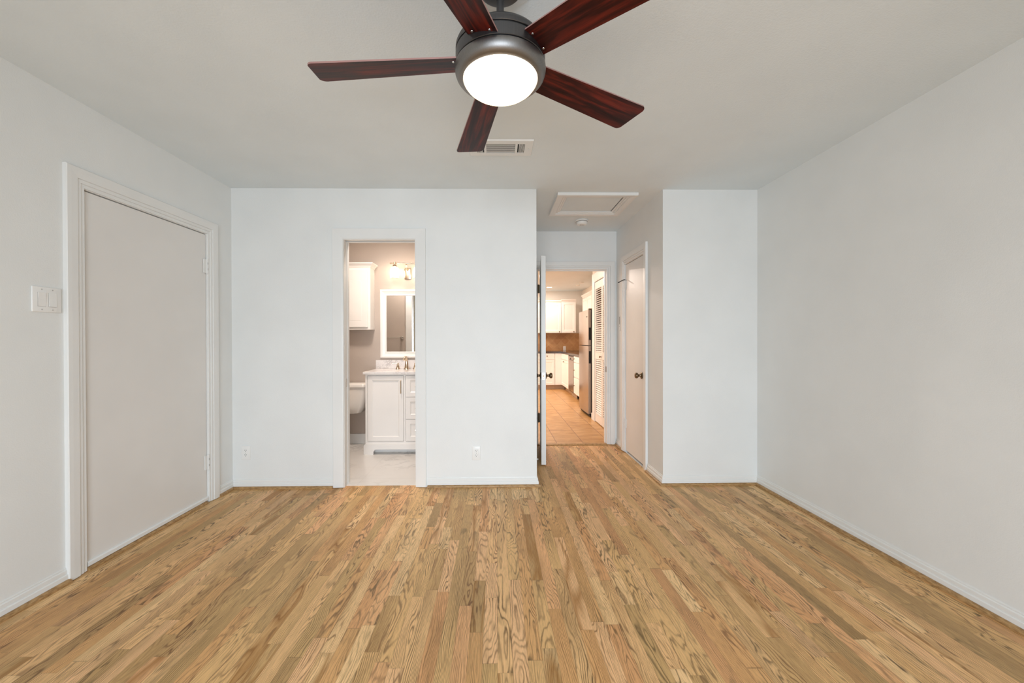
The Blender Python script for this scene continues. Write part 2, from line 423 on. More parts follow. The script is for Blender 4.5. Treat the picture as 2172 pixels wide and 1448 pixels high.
m = MB().box(KX0, XC-T, YH+T, YH+T+.1, 0, CH); struct(m.build('wall_kitchen_front', LAMPWARM), 'lamp-tinted white near wall of the kitchen left of the opening', 'wall')
m = MB().box(KX0-T, KXR+T, YH+T*.5, KYB+T, CH, CH+.1); struct(m.build('ceiling_kitchen', CEIL), 'pale kitchen ceiling with round fittings', 'ceiling')

# ------------------------------------------------------------------ mouldings
BASEP = [(0, .0), (.0135, .0), (.0135, .0395), (.0115, .0435), (.0075, .0445), (.0085, .049), (.0085, .063), (.0065, .0665), (.0035, .068), (.0045, .0715), (.0035, .0755), (0, .077)]
SHOEP = [(.0125, 0), (.031, 0), (.031, .007), (.0285, .0135), (.023, .0175), (.016, .019), (.0125, .019)]
def run(prof, p0, p1, nrm, e0, e1, name, mat, label, cat):
    p0, p1, nrm = Vector((*p0, 0)), Vector((*p1, 0)), Vector((*nrm, 0)); d = (p1-p0).normalized()
    rings = [[p + nrm*t + d*(s*e*t) + Vector((0, 0, z)) for t, z in prof] for p, s, e in ((p0, -1, e0), (p1, 1, e1))]
    return struct(MB().loft(rings).build(name, mat), label, cat)
tr_n = [0]
def tname():
    tr_n[0] += 1; return 'trim_%d' % tr_n[0]
for nm, a, b, n, e0, e1, lab in (
    ('left', (XL, YREAR), (XL, 2.012), (1, 0), 0, 0, 'on the left wall before the closet door'),
    ('left_far', (XL, 3.082), (XL, YB), (1, 0), 0, -1, 'on the left wall between closet door and corner'),
    ('back_left', (XL, YB), (-1.335, YB), (0, -1), -1, 0, 'left of the bathroom doorway'),
    ('back', (-.567, YB), (XC, YB), (0, -1), 0, 1, 'between bathroom doorway and hallway'),
    ('hall_left', (XC, YB), (XC, YH), (1, 0), 1, -1, 'on the hidden hallway wall behind the open door'),
    ('hall_right', (XH, YB), (XH, 3.592), (-1, 0), 1, 0, 'between hallway corner and narrow closed door'),
    ('hall_right_far', (XH, 4.325), (XH, YH), (-1, 0), 0, -1, 'beyond the narrow closed hallway door'),
    ('back_right', (XH, YB), (XR, YB), (0, -1), 1, -1, 'right of the hallway opening'),
    ('right', (XR, YB), (XR, YREAR), (-1, 0), -1, 0, 'along the right wall')):
    run(BASEP, a, b, n, e0, e1, 'baseboard_'+nm, TRIM, 'white ridged baseboard '+lab, 'baseboard')
    run(SHOEP, a, b, n, e0, e1, tname(), SHOE, 'stained wood shoe moulding '+lab, 'moulding')
run(SHOEP, (XL-.012, 2.108), (XL-.012, 2.965), (1, 0), 0, 0, tname(), SHOE, 'stained wood shoe moulding under the closet door', 'moulding')

CASP = [(0, 0), (0, .009), (.0165, .0095), (.0185, .0075), (.0205, .0135), (.036, .014), (.038, .0115), (.0405, .0185), (.072, .0205), (.092, .0205), (.0955, .017), (.0955, 0)]
def casing(fn, a0, a1, ztop, label, prof=CASP, zb=.004, sc_=1.):
    """mitred casing around an opening; fn(a, z, t) -> xyz"""
    R = [[fn(a0-d*sc_, zb, t) for d, t in prof], [fn(a0-d*sc_, ztop+d*sc_, t) for d, t in prof],
         [fn(a1+d*sc_, ztop+d*sc_, t) for d, t in prof], [fn(a1+d*sc_, zb, t) for d, t in prof]]
    return struct(MB().loft(R).build(tname(), TRIM), label, 'door casing')
def jamb(fn, a0, a1, ztop, d0, d1, th, label, stop=None):
    """jamb lining; fn(a, z, depth into the wall)"""
    m = MB()
    def bx(A0, A1, z0, z1, D0, D1):
        p, q = Vector(fn(A0, z0, D0)), Vector(fn(A1, z1, D1))
        m.box(*sorted((p.x, q.x)), *sorted((p.y, q.y)), *sorted((p.z, q.z)))
    bx(a0-th, a0, 0, ztop+th, d0, d1); bx(a1, a1+th, 0, ztop+th, d0, d1); bx(a0, a1, ztop, ztop+th, d0, d1)
    if stop: bx(a0, a0+.01, 0, ztop, *stop); bx(a1-.01, a1, 0, ztop, *stop); bx(a0+.01, a1-.01, ztop-.01, ztop, *stop)
    return struct(m.build(tname(), TRIM), label, 'door jamb')

# --- door_1: flat closet door in the left wall
fl = lambda a, z, t: (XL+t, a, z); fld = lambda a, z, d: (XL-d, a, z)
casing(fl, 2.104, 2.991, 1.998, 'white stepped casing around the closet door in the left wall')
jamb(fld, 2.107, 2.988, 1.995, 0, T, .017, 'white jamb around the closet door', (.05, .062))
d1 = thing('door_1', 'large flat off-white closet door in the left wall', 'door', (XL, 2.55, 0), 0, None, 'structure')
def kid(mb, name, mat, par, smooth=None, label=None):
    o = mb.build(name, mat, par, smooth); o.matrix_parent_inverse = Matrix.Translation(par.location).inverted() if par.rotation_euler.z == 0 else o.matrix_parent_inverse
    if label: o['label'] = label
    return o
kid(MB().box(XL-.044, XL-.006, 2.1115, 2.9855, .012, 1.990, .002, 1), 'slab', DOORP, d1)
kid(MB().loft([[(XL-.006, y, .021), (XL+.006, y, .021), (XL+.006, y, .040), (XL+.001, y, .046), (XL-.006, y, .047)] for y in (2.113, 2.985)]), 'bottom_strip', TRIM, d1)
def hinge(par, x, y, z0, z1, sgn=1, mat=TRIM, r=.0075):
    m = MB(); n = 5; hh = (z1-z0)/n
    for i in range(n): m.lathe([(r, z0+i*hh+.0012), (r, z0+(i+1)*hh-.0012)], 14, (x, y, 0))
    m.lathe([(r*.75, z0-.004), (r*.75, z1+.004)], 12, (x, y, 0))
    return m
for z0, z1 in ((1.702, 1.809), (.246, .356)):
    h = kid(hinge(d1, XL+.004, 2.987, z0, z1).box(XL-.004, XL+.002, 2.958, 2.987, z0+.002, z1-.002), 'hinge', TRIM, d1, 40)
    m = MB()
    for q in (.3, .7): m.box(XL+.001, XL+.0115, 2.985, 2.988, z0+(z1-z0)*q-.008, z0+(z1-z0)*q+.008)
    o = kid(m, 'hinge_gap', GREYSLOT, d1); o.parent = h; o.matrix_parent_inverse = h.matrix_parent_inverse @ Matrix.Translation((0, 0, 0)); o.matrix_parent_inverse = Matrix.Identity(4)
    o.location = (0, 0, 0)

m = MB(); m.box(XL-.9, XL-T, 1.9, 2.0, 0, CH).box(XL-.9, XL-T, 3.1, 3.2, 0, CH).box(XL-1., XL-.9, 1.9, 3.2, 0, CH).box(XL-.9, XL-T, 2., 3.1, CH, CH+.1).box(XL-.9, XL-T, 2., 3.1, -.05, 0)  # added unseen box, keeps world light out of the door gaps
struct(m.build('closet_lightblock_left', WALL), 'added unseen box blocking light behind the closed door in the left wall', 'wall')
m = MB(); m.box(XH+T, XH+.7, 3.55, 3.65, 0, CH).box(XH+T, XH+.7, 4.3, 4.4, 0, CH).box(XH+.7, XH+.8, 3.55, 4.4, 0, CH).box(XH+T, XH+.7, 3.65, 4.3, CH, CH+.1).box(XH, XH+.7, 3.65, 4.3, -.05, 0)  # added unseen box, stops world light leaking under the narrow door
struct(m.build('closet_lightblock_hall', WALL), 'added unseen box blocking light behind the narrow hallway door', 'wall')
# --- bathroom doorway (pocket door opening)
fb = lambda a, z, t: (a, YB-t, z); fbd = lambda a, z, d: (a, YB+d, z)
BASIC = [(0, 0), (0, .012), (.010, .014), (.0825, .019), (.0855, .017), (.0855, 0)]
casing(fb, -1.249, -.664, 2.028, 'white flat casing around the bathroom doorway', BASIC)
casing(lambda a, z, t: (a, YB+T+t, z), -1.249, -.664, 2.028, 'white flat casing on the bathroom side of the doorway', BASIC)
m = MB(); ja0, ja1, jz = -1.246, -.667, 2.024
for d0, d1_ in ((0, .038), (.077, T)):
    m.box(ja0-.016, ja0, YB+d0, YB+d1_, 0, jz+.018).box(ja1, ja1+.016, YB+d0, YB+d1_, 0, jz+.018).box(ja0, ja1, YB+d0, YB+d1_, jz, jz+.018)
m.box(ja0-.016, ja0-.003, YB+.038, YB+.077, 0, jz)
struct(m.build(tname(), TRIM), 'white split jamb of the bathroom pocket doorway', 'door jamb')
m = MB().box(ja0, ja1+.02, YB+.040, YB+.075, jz+.012, jz+.017); struct(m.build(tname(), GREYSLOT), 'dark pocket door track in the head of the bathroom doorway', 'door track')
m = MB().box(ja0-.004, ja0-.0015, YB+.044, YB+.071, .815, .885, .001, 1)
o = m.build('strike_plate', SATIN); tag(o, 'small metal strike plate on the left jamb of the bathroom doorway', 'strike plate')

# --- hall end doorway and open door
fe = lambda a, z, t: (a, YH-t, z); fed = lambda a, z, d: (a, YH+d, z)
HP = [(d*.95, t) for d, t in CASP]
casing(fe, .467, 1.262, 2.005, 'white stepped casing around the opening to the kitchen', HP)
jamb(fed, .470, 1.259, 2.003, 0, T, .017, 'white jamb of the opening to the kitchen', (.045, .057))
m = MB().loft([[(.470, y, z) for y, z in ((4.488, 0), (4.50, .010), (4.512, .013), (4.55, .013), (4.556, .007), (4.556, 0))], [(1.259, y, z) for y, z in ((4.488, 0), (4.50, .010), (4.512, .013), (4.55, .013), (4.556, .007), (4.556, 0))]])
struct(m.build(tname(), SHOE), 'wood threshold strip between hallway and kitchen tile', 'threshold')
m = MB().box(1.2565, 1.2595, YH+.004, YH+.032, .83, .895, .001, 1); tag(m.build('strike_plate', BRONZE), 'dark strike plate on the right jamb of the kitchen opening', 'strike plate')

d3 = thing('door_2', 'white hall door standing open seen edge-on beside the wall corner', 'door', (.478, 4.522, 0), radians(-95.1), None, 'structure')
# local frame: hinge pin at the origin, leaf along +x, its hall-wall face at y = LY
LY, LT, LX = .012, .044, .752
MB().box(.008, LX, LY, LY+LT, .014, 2.001, .0015, 1).build('slab', TRIM, d3)
def knobprof(): return [(0, 0), (.032, 0), (.033, .004), (.030, .008), (.014, .011), (.0115, .016), (.0115, .030), (.016, .035), (.0245, .041), (.0275, .049), (.0265, .058), (.021, .0635), (.010, .066), (0, .0665)]
def knob(par, loc, axis, mat=BRONZE, sub='rosette'):
    k = MB().lathe(knobprof()[6:], 28, loc, axis).build('knob', mat, par, 50)
    r = MB().lathe(knobprof()[:7]+[(0, .030)], 28, loc, axis).build('rosette', mat, k, 50)
    return k
knob(d3, (LX-.058, LY, .858), '-y'); knob(d3, (LX-.058, LY+LT, .858), 'y')
lp = MB().box(LX-.0005, LX+.0018, LY+.009, LY+.035, .825, .891, .001, 1).build('latch_plate', SATIN, d3)
MB().box(LX+.001, LX+.0055, LY+.0155, LY+.0285, .848, .867, .002, 1).build('latch_bolt', BRONZE, lp)
for z_ in (.831, .875): MB().box(LX+.0016, LX+.0024, LY+.018, LY+.026, z_, z_+.010).build('latch_screw', GREYSLOT, lp)
for z0, z1 in ((1.736, 1.827), (.264, .366)):
    hinge(d3, 0, 0, z0, z1).box(.0065, .0085, .004, LY+.030, z0, z1).box(-.010, -.0065, -.010, .012, z0, z1).build('hinge', BRONZE, d3, 40)

# --- narrow closed door in the right hall wall
fr = lambda a, z, t: (XH-t, a, z); frd = lambda a, z, d: (XH+d, a, z)
casing(fr, 3.687, 4.229, 2.004, 'white stepped casing around the narrow hallway door', HP)
jamb(frd, 3.690, 4.226, 2.001, 0, T, .017, 'white jamb around the narrow hallway door', (.05, .062))
d4 = thing('door_3', 'narrow flat white door with a dark knob in the right hallway wall', 'door', (XH, 3.95, 0), 0, None, 'structure')
L4 = lambda x, y, z: (x-XH, y-3.95, z)
def lb(m, x0, x1, y0, y1, z0, z1, **k): m.box(x0-XH, x1-XH, y0-3.95, y1-3.95, z0, z1, **k); return m
lb(MB(), XH+.004, XH+.040, 3.6935, 4.2225, .024, 1.9965, bev=.0015, seg=1).build('slab', DOORP, d4)
knob(d4, (.004, 3.755-3.95, .862), '-x')
for i, (z0, z1) in enumerate(((1.737, 1.829), (.262, .357))):
    h = lb(hinge(d4, -.004, 4.2245-3.95, z0, z1), XH-.001, XH+.005, 4.196, 4.2245, z0+.002, z1-.002).build('hinge', TRIM, d4, 40)
    if i == 0:
        MB().tube([(-.004, .2745, 1.829), (-.004, .2745, 1.842), (-.012, .279, 1.842), (-.062, .300, 1.818)], [.004, .005, .0045, .004], 10).lathe([(.0075, 0), (.0075, .010)], 12, (-.062, .300, 1.811)).build('hinge_pin_stop', BLACKM, h, 40)
# small painted-over slide latch plate on the far casing side
t_ = thing('light_switch', 'narrow white switch plate beside the narrow hallway door', 'light switch', (XH, 4.41, 1.385))
MB().box(-.005, 0, -.02, .02, -.085, .085, .002, 2).build('plate', TRIM, t_)
MB().box(-.0065, -.004, -.005, .006, -.012, .072).build('slot', GREYSLOT, t_)
MB().lathe([(.0035, 0), (.003, .0015), (0, .002)], 12, (-.005, 0, -.035), '-x').build('screw', GREYSLOT, t_)

# spring door stop on the hall wall
t_ = thing('door_stop', 'white tipped door stop on the hallway baseboard behind the open door', 'door stop', (XC+.012, 3.83, .05))
m = MB(); pts = [(.002+.046*i/90, .0048*cos(i*.9), .0048*sin(i*.9)) for i in range(91)]
m.tube(pts, .0011, 6).build('spring', CHROME, t_, 60)
MB().lathe([(.010, 0), (.010, .003), (.005, .005), (0, .005)], 16, (0, 0, 0), 'x').build('base', CHROME, t_, 40)
MB().lathe([(0, .046), (.0075, .046), (.0085, .052), (.007, .058), (0, .060)], 16, (0, 0, 0), 'x').build('tip', PLASTIC, t_, 50, )

# ------------------------------------------------------------------ switches and outlets
t_ = thing('light_switch', 'white two-gang rocker light switch on the left wall beside the closet door', 'light switch', (XL, 1.932, 1.402))
MB().box(0, .007, -.0625, .0625, -.06, .06, .0035, 3).build('plate', PLASTIC, t_, 60)
for s in (-1, 1):
    fr_ = MB(); y0 = s*.023
    r_ = MB().loft([[(x, y0+yy, zz) for x, zz in ((.005, -.0325), (.0075+(.003 if s > 0 else 0), -.0325), (.0085, 0), (.0078+(.003 if s < 0 else .001), .0325), (.005, .0325))] for yy in (-.0163, .0163)]).build('rocker', PLASTIC, t_)
    MB().box(.0066, .0073, y0-.0172, y0+.0172, -.0337, -.0329).box(.0066, .0073, y0-.0172, y0-.0166, -.033, .033).build('rocker_gap', GREYSLOT, r_)
    for z in (-.0475, .0475):
        MB().lathe([(.0032, 0), (.0026, .0012), (0, .0014)], 12, (.0068, y0, z), 'x').build('screw', SCREWP, t_)

def outlet(loc, label, rz=0., group=None):
    t = thing('wall_outlet', label, 'outlet', loc, rz, group)
    MB().box(-.035, .035, -.006, 0, -.057, .057, .003, 3).build('plate', PLASTIC, t, 60)
    MB().box(-.0165, .0165, -.0072, -.004, -.0335, .0335, .001, 1).build('receptacle', PLASTIC, t)
    for z in (.0185, -.0185):
        m = MB(); m.box(-.0075, -.005, -.0078, -.006, z, z+.008).box(.005, .0072, -.0078, -.006, z+.0005, z+.0075)
        m.lathe([(.0026, 0), (.0026, .0018)], 10, (0, -.006, z-.0065), '-y'); m.build('socket_slots', BLACKM, t)
    MB().lathe([(.0022, 0), (.0022, .0016)], 10, (0, -.006, -.004), '-y').build('screw', GREYSLOT, t)
    return t
outlet((-2.043, YB, .290), 'white wall outlet between the left corner and the bathroom doorway')
outlet((-.169, YB, .275), 'white wall outlet between the bathroom doorway and the hallway corner')

# ------------------------------------------------------------------ ceiling fittings
# air register
vx0, vx1, vy0, vy1 = -.172, .231, 2.458, 2.655
t_ = thing('air_vent', 'white rectangular air register on the ceiling behind the fan', 'air vent', ((vx0+vx1)/2, (vy0+vy1)/2, CH))
hx, hy = (vx1-vx0)/2, (vy1-vy0)/2
m = MB(); ix, iy = hx-.047, hy-.038; b = .012
for x0, x1, y0, y1 in ((-hx, hx, -hy, -iy), (-hx, hx, iy, hy), (-hx, -ix, -iy, iy), (ix, hx, -iy, iy), (-.107, -.0925, -iy, iy), (.0925, .107, -iy, iy)):
    m.box(x0, x1, y0, y1, -.009, -.004)
m.loft([[(-hx-.004, -hy-.004, 0), (-hx, -hy, -.009), (-hx+.002, -hy+.002, -.004)], [(hx+.004, -hy-.004, 0), (hx, -hy, -.009), (hx-.002, -hy+.002, -.004)],
        [(hx+.004, hy+.004, 0), (hx, hy, -.009), (hx-.002, hy-.002, -.004)], [(-hx-.004, hy+.004, 0), (-hx, hy, -.009), (-hx+.002, hy-.002, -.004)]], True)
m.build('frame', TRIM, t_)
MB().box(-ix, ix, -iy, iy, -.0035, -.001).build('duct', DARK, t_)
m = MB()
for i in range(9):
    y = -iy+.006+i*(2*iy-.006)/9
    m.loft([[(x, y+dy+.004, z) for dy, z in ((0, -.0050), (.0005, -.0044), (.0030, -.0062), (.0025, -.0068))] for x in (-.0925, .0925)])
m.build('centre_louver', TRIM, t_)
for s in (-1, 1):
    m = MB()
    for i in range(6):
        x = s*(.112+i*(ix-.112)/6+.006)
        m.loft([[(x+s*dx, y, z) for dx, z in ((-.0022, -.010), (.0014, -.010), (.0026, -.0035), (-.001, -.0035))] for y in (-iy, iy)])
    m.build('side_louver', TRIM, t_)
    MB().lathe([(.004, 0), (.0032, .0018), (0, .002)], 12, (s*(hx-.022), 0, -.011), 'z').build('screw', CHROME, t_)

# attic hatch
hx0, hx1, hy0, hy1 = .516, 1.198, 3.334, 3.905
t_ = thing('attic_hatch', 'white framed attic access hatch in the hallway ceiling', 'ceiling hatch', ((hx0+hx1)/2, (hy0+hy1)/2, CH))
wx, wy = (hx1-hx0)/2-.0955, (hy1-hy0)/2-.0955
HPR = [(0, 0), (0, .009), (.016, .0095), (.018, .0065), (.0205, .0145), (.036, .015), (.038, .0115), (.041, .0205), (.072, .024), (.092, .024), (.0955, .021), (.0955, 0)]
MB().loft([[(sx*(wx+d), sy*(wy+d), -t) for d, t in HPR] for sx, sy in ((-1, -1), (1, -1), (1, 1), (-1, 1))], True).build('frame', TRIM, t_)
MB().box(-wx+.005, wx-.007, -wy+.004, wy-.006, -.003, -.0005).build('panel', CEIL, t_)
m = MB().box(wx-.007, wx, -wy, wy, -.0012, -.0004).box(-wx, wx, wy-.006, wy, -.0012, -.0004); m.build('gap', DARK, t_)

# smoke detector
t_ = thing('smoke_detector', 'round white smoke detector on the hallway ceiling', 'smoke detector', (.886, 4.115, CH))
MB().lathe([(.062, 0), (.066, -.006), (.066, -.012), (.060, -.016), (.057, -.016)], 40).build('base', PLASTIC, t_, 40)
MB().lathe([(.0565, -.013), (.0565, -.016), (.058, -.020), (.056, -.036), (.048, -.046), (.030, -.049), (0, -.049)], 40).build('cover', PLASTIC, t_, 40)
MB().lathe([(.0555, -.0155), (.0592, -.0165), (.0592, -.0195), (.0555, -.0195)], 40).build('vent_ring', GREYSLOT, t_)
m = MB()
for i in range(5): m.box(-.02+i*.010, -.016+i*.010, -.014, .014, -.0494, -.0485)
m.build('grille', GREYSLOT, t_)

# ------------------------------------------------------------------ ceiling fan
FX, FY = .0151, 1.3528
fan = thing('ceiling_fan', 'five-blade ceiling fan with reddish wood blades and a lit glass bowl', 'ceiling fan', (FX, FY, CH))
Z = lambda prof: [(r, z-CH) for r, z in prof]
MB().lathe(Z([(.138, 2.4402), (.137, 2.4365), (.130, 2.434), (.078, 2.434)]), 64).build('ceiling_patch', CEIL, fan, 40)
MB().lathe(Z([(.078, 2.439), (.078, 2.405), (.074, 2.392), (.066, 2.388), (.02, 2.388), (0, 2.388)]), 48).build('canopy', BLACKM, fan, 35)
MB().lathe(Z([(.0128, 2.392), (.0128, 2.222)]), 24).build('downrod', PEWTERD, fan, 40)
MB().lathe(Z([(.0128, 2.234), (.024, 2.232), (.028, 2.222)]), 32).build('rod_collar', PEWTERD, fan, 40)
MB().lathe(Z([(.0, 2.226), (.06, 2.225), (.112, 2.219), (.136, 2.208), (.147, 2.196), (.1505, 2.188), (.1505, 2.176), (.149, 2.1745), (.140, 2.174)]), 72).build('motor_cover', PEWTERD, fan, 30)
MB().lathe(Z([(.0, 2.178), (.1455, 2.178), (.1455, 2.124), (0, 2.124)]), 72).build('motor_core', BLACKM, fan, 30)
MB().lathe(Z([(.140, 2.1695), (.149, 2.169), (.1508, 2.1675), (.1508, 2.131), (.149, 2.1298), (.14, 2.1295)]), 72).build('motor_band', PEWTERD, fan, 30)
MB().lathe(Z([(.14, 2.126), (.150, 2.1257), (.1525, 2.123), (.1535, 2.116), (.1525, 2.107), (.149, 2.097), (.142, 2.0885), (.133, 2.0845), (.1265, 2.0838), (.1255, 2.087), (.1255, 2.11)]), 72).build('light_housing', PEWTER, fan, 40)
MB().lathe(Z([(.1250, 2.092), (.1250, 2.085), (.1225, 2.078), (.115, 2.068), (.100, 2.056), (.078, 2.0455), (.05, 2.0385), (.02, 2.0355), (0, 2.035)]), 72).build('glass_bowl', GLOBE, fan, 70)
R0, R1, W0, W1, PT = .138, .657, .103, .141, radians(-12)
zb = 2.147-CH
outl = []
def arc(cx, cy, r, a0, a1, n=7): return [(cx+r*cos(a0+(a1-a0)*i/n), cy+r*sin(a0+(a1-a0)*i/n)) for i in range(n+1)]
rc = .022
outl += [(R0, -W0/2)]
outl += arc(R1+.007-rc, -W1/2+rc, rc, -pi/2, 0)
outl += arc(R1-.007-rc, W1/2-rc, rc, 0, pi/2)
outl += [(R0, W0/2)]
bl0 = None
for k in range(5):
    a = radians(174.86+72*k)
    if bl0 is None:
        mb = MB(); fn = lambda x, y, d: (x, y*cos(PT)-d*sin(PT), y*sin(PT)+d*cos(PT))
        mb.prism(outl, fn, -.0026, .0026)
        o = mb.build('blade', [MAHO, BLEDGE], fan); 
        up_ = Vector((0, -sin(PT), cos(PT)))
        paint_faces(o, 1, lambda p: abs(p.normal.dot(up_)) < .5)
        for x, y in ((R0+.018, -.030), (R0+.018, .030)):
            MB().lathe([(.0042, -.0045), (.0036, -.0058), (0, -.0063)], 12, fn(x, y, 0)).build('screw', SATIN, o, 40)
        bl0 = o
    else:
        o = dup(bl0, fan)
    o.location = (0, 0, zb); o.rotation_euler = (0, 0, a)

# ------------------------------------------------------------------ bathroom fixtures
def warm(k): return (1, .80, .58) if k else (1, .84, .64)
# vanity
VX0, VX1, VF = -1.378, -.676, 4.185
van = thing('vanity_cabinet', 'white bathroom vanity cabinet with one door and stacked drawers', 'vanity', ((VX0+VX1)/2, VF, .004))
vw = (VX1-VX0)/2; vd = BYW-VF-.004
m = MB().box(-vw, vw, .021, vd, .10, .842).box(-vw, -vw+.022, 0, .0205, .10, .842).box(vw-.022, vw, 0, .0205, .10, .842).box(-vw+.022, vw-.022, 0, .0205, .828, .842).box(-vw+.022, vw-.022, 0, .0205, .10, .136)
dvx = -vw+.398+.004     # stile between door and drawers
m.box(dvx, dvx+.018, 0, .0205, .136, .828)
m.build('carcass', CAB, van)
# base with bracket feet
pl = [(-vw-.014, 0), (-vw+.085, 0), (-vw+.085, .024), (-vw+.09, .040), (-vw+.105, .052), (-vw+.125, .056)]
pr_ = [(-a, b) for a, b in pl[::-1]]
poly = pl + pr_ + [(vw+.014, .098), (vw, .112), (-vw, .112), (-vw-.014, .098)]
m = MB().prism(poly, lambda a, b, d: (a, d, b), -.014, .008).box(-vw-.014, -vw+.004, .008, vd, 0, .098).box(vw-.004, vw+.014, .008, vd, 0, .098).box(-vw+.004, vw-.004, .10, .115, 0, .10)
m.build('base', CAB, van)
def shaker(mb, x0, x1, z0, z1, y=0., th=.02, st=.045, rec=.008, bev=.004):
    mb.box(x0, x0+st, y-th, y, z0, z1).box(x1-st, x1, y-th, y, z0, z1).box(x0+st, x1-st, y-th, y, z0, z0+st).box(x0+st, x1-st, y-th, y, z1-st, z1)
    # sloped inner bead
    for a, b in (((x0+st, z0+st), (x1-st, z1-st)),):
        q = [(a[0], a[1]), (b[0], a[1]), (b[0], b[1]), (a[0], b[1])]; i_ = .010
        q2 = [(a[0]+i_, a[1]+i_), (b[0]-i_, a[1]+i_), (b[0]-i_, b[1]-i_), (a[0]+i_, b[1]-i_)]
        V = [mb.bm.verts.new((p[0], y-th, p[1])) for p in q]; V2 = [mb.bm.verts.new((p[0], y-th+rec, p[1])) for p in q2]
        for k in range(4): mb.bm.faces.new((V[k], V[(k+1) % 4], V2[(k+1) % 4], V2[k]))
        mb.bm.faces.new(V2)
    return mb
dx0, dx1 = -vw+.0255, dvx-.0035
dr = shaker(MB(), dx0, dx1, .1395, .8245, .017, .02).build('door', CAB, van)
MB().box(dx1-.030, dx1-.020, -.026, -.018, .64, .78, .002, 1).box(dx1-.030, dx1-.020, -.020, 0, .642, .656).box(dx1-.030, dx1-.020, -.020, 0, .764, .778).build('handle', NICKEL, dr)
MB().box(-vw+.022, dvx, .012, .0135, .136, .828).build('door_shadow_gap', GREYSLOT, dr)
zz = [.1395, .369, .602, .8245]
gp = MB().box(dvx+.018, vw-.022, .012, .0135, .136, .828).build('drawer_gap', GREYSLOT, van)
for i in range(3):
    d_ = shaker(MB(), dvx+.0215, vw-.0255, zz[i]+(.002 if i else 0), zz[i+1]-(.002 if i < 2 else 0), .017, .02).build('drawer', CAB, van)
    xm = (dvx+vw)/2; zm_ = (zz[i]+zz[i+1])/2
    MB().box(xm-.028, xm+.028, -.026, -.018, zm_-.005, zm_+.005, .002, 1).box(xm-.026, xm-.016, -.02, 0, zm_-.005, zm_+.005).box(xm+.016, xm+.026, -.02, 0, zm_-.005, zm_+.005).build('handle', NICKEL, d_)
# counter
ct = thing('vanity_countertop', 'white veined marble countertop with backsplash on the vanity', 'countertop', ((VX0+VX1)/2, VF, .846))
MB().box(-vw-.02, vw+.02, -.022, vd, .0, .026, .003, 2).build('slab', MARBLE_C, ct)
MB().box(-vw-.02, vw+.02, vd-.02, vd, .0262, .126, .002, 1).build('backsplash', MARBLE_C, ct)
# faucet
FXc = -1.027; FYc = 4.545
fc = thing('faucet', 'champagne metal two-handle faucet on the vanity countertop', 'faucet', (FXc, FYc, .8725))
MB().lathe([(.034, 0), (.034, .004), (.027, .010), (.020, .04), (.0155, .085), (.015, .10), (.0, .104)], 28).build('spout_base', NICKEL, fc, 50)
MB().tube([(0, 0, .085), (0, -.004, .115), (0, -.020, .132), (-.004, -.045, .134), (-.008, -.075, .122), (-.010, -.085, .108)], [.015, .016, .017, .016, .014, .014], 14).build('spout', NICKEL, fc, 50)
for s in (-1, 1):
    hd = MB().lathe([(.027, 0), (.027, .004), (.021, .010), (.0135, .042), (.012, .05), (.013, .054), (.010, .060), (0, .061)], 24, (s*.098, .0, 0)).build('handle', NICKEL, fc, 50)
    MB().tube([(s*.098, 0, .062), (s*.125, -.004, .066), (s*.165, -.008, .067)], [.007, .005, .005], 10).lathe([(.009, .056), (.009, .068), (.004, .073), (0, .074)], 14, (s*.098, 0, 0)).build('lever', NICKEL, hd, 50)
# mirror
MX0, MX1, MZ0, MZ1 = -1.346, -.708, .998, 1.788
mr = thing('mirror', 'white framed mirror above the bathroom vanity', 'mirror', ((MX0+MX1)/2, BYW, (MZ0+MZ1)/2))
mw, mh = (MX1-MX0)/2, (MZ1-MZ0)/2; fwid = .072
MP = [(0, .012), (.004, .020), (.014, .020), (.018, .016), (.046, .024), (.052, .030), (.066, .030), (.072, .024), (.072, 0), (0, 0)]
MB().loft([[(sx*(mw-fwid+d), -t, sz*(mh-fwid+d)) for d, t in MP] for sx, sz in ((-1, -1), (1, -1), (1, 1), (-1, 1))], True).build('frame', CAB, mr)
MB().box(-mw+fwid-.004, mw-fwid+.004, -.0125, -.004, -mh+fwid-.004, mh-fwid+.004).build('glass', MIRROR, mr)
# vanity light
VLX, VLZ = -1.028, 2.078
vl = thing('vanity_light', 'metal wall light with glass shades above the bathroom mirror', 'wall light', (VLX, BYW, VLZ))
MB().box(-.040, .040, -.016, 0, -.172, -.045, .006, 2).build('backplate', NICKEL, vl, 40)
MB().tube([(0, -.016, -.07), (0, -.05, -.06), (0, -.085, -.03), (0, -.09, 0)], .008, 10).build('arm', NICKEL, vl, 50)
MB().lathe([(.009, -.185), (.009, .185)], 16, (0, -.09, 0), 'x').build('bar', NICKEL, vl, 40)
BP = []
for s in (-1, 1):
    x = s*.130
    so = MB().lathe([(0, .014), (.012, .014), (.013, 0), (.010, -.014), (.024, -.03), (.026, -.042), (0, -.042)], 24, (x, -.09, 0)).build('socket', NICKEL, vl, 40)
    MB().lathe([(.027, -.040), (.040, -.050), (.048, -.075), (.049, -.16), (.047, -.168), (.0455, -.16), (.0445, -.078), (.038, -.054), (.025, -.043)], 32, (x, -.09, 0)).build('glass_shade', GLASS, so, 50)
    MB().lathe([(.010, -.042), (.012, -.055), (.024, -.085), (.026, -.105), (.020, -.128), (.008, -.138), (0, -.139)], 24, (x, -.09, 0)).build('bulb', BULB, so, 60)
    lamp('vanity_bulb_light', 'POINT', (VLX+x, BYW-.09, VLZ-.10), 14, (1, .89, .81), shadow_soft_size=.03)
lamp('bathroom_fill_added', 'AREA', (-1.2, 3.6, CH-.02), 23, (1, .88, .79), shape='DISK', size=.3)  # added lamp with no known fixture, brightens the bathroom and its doorway
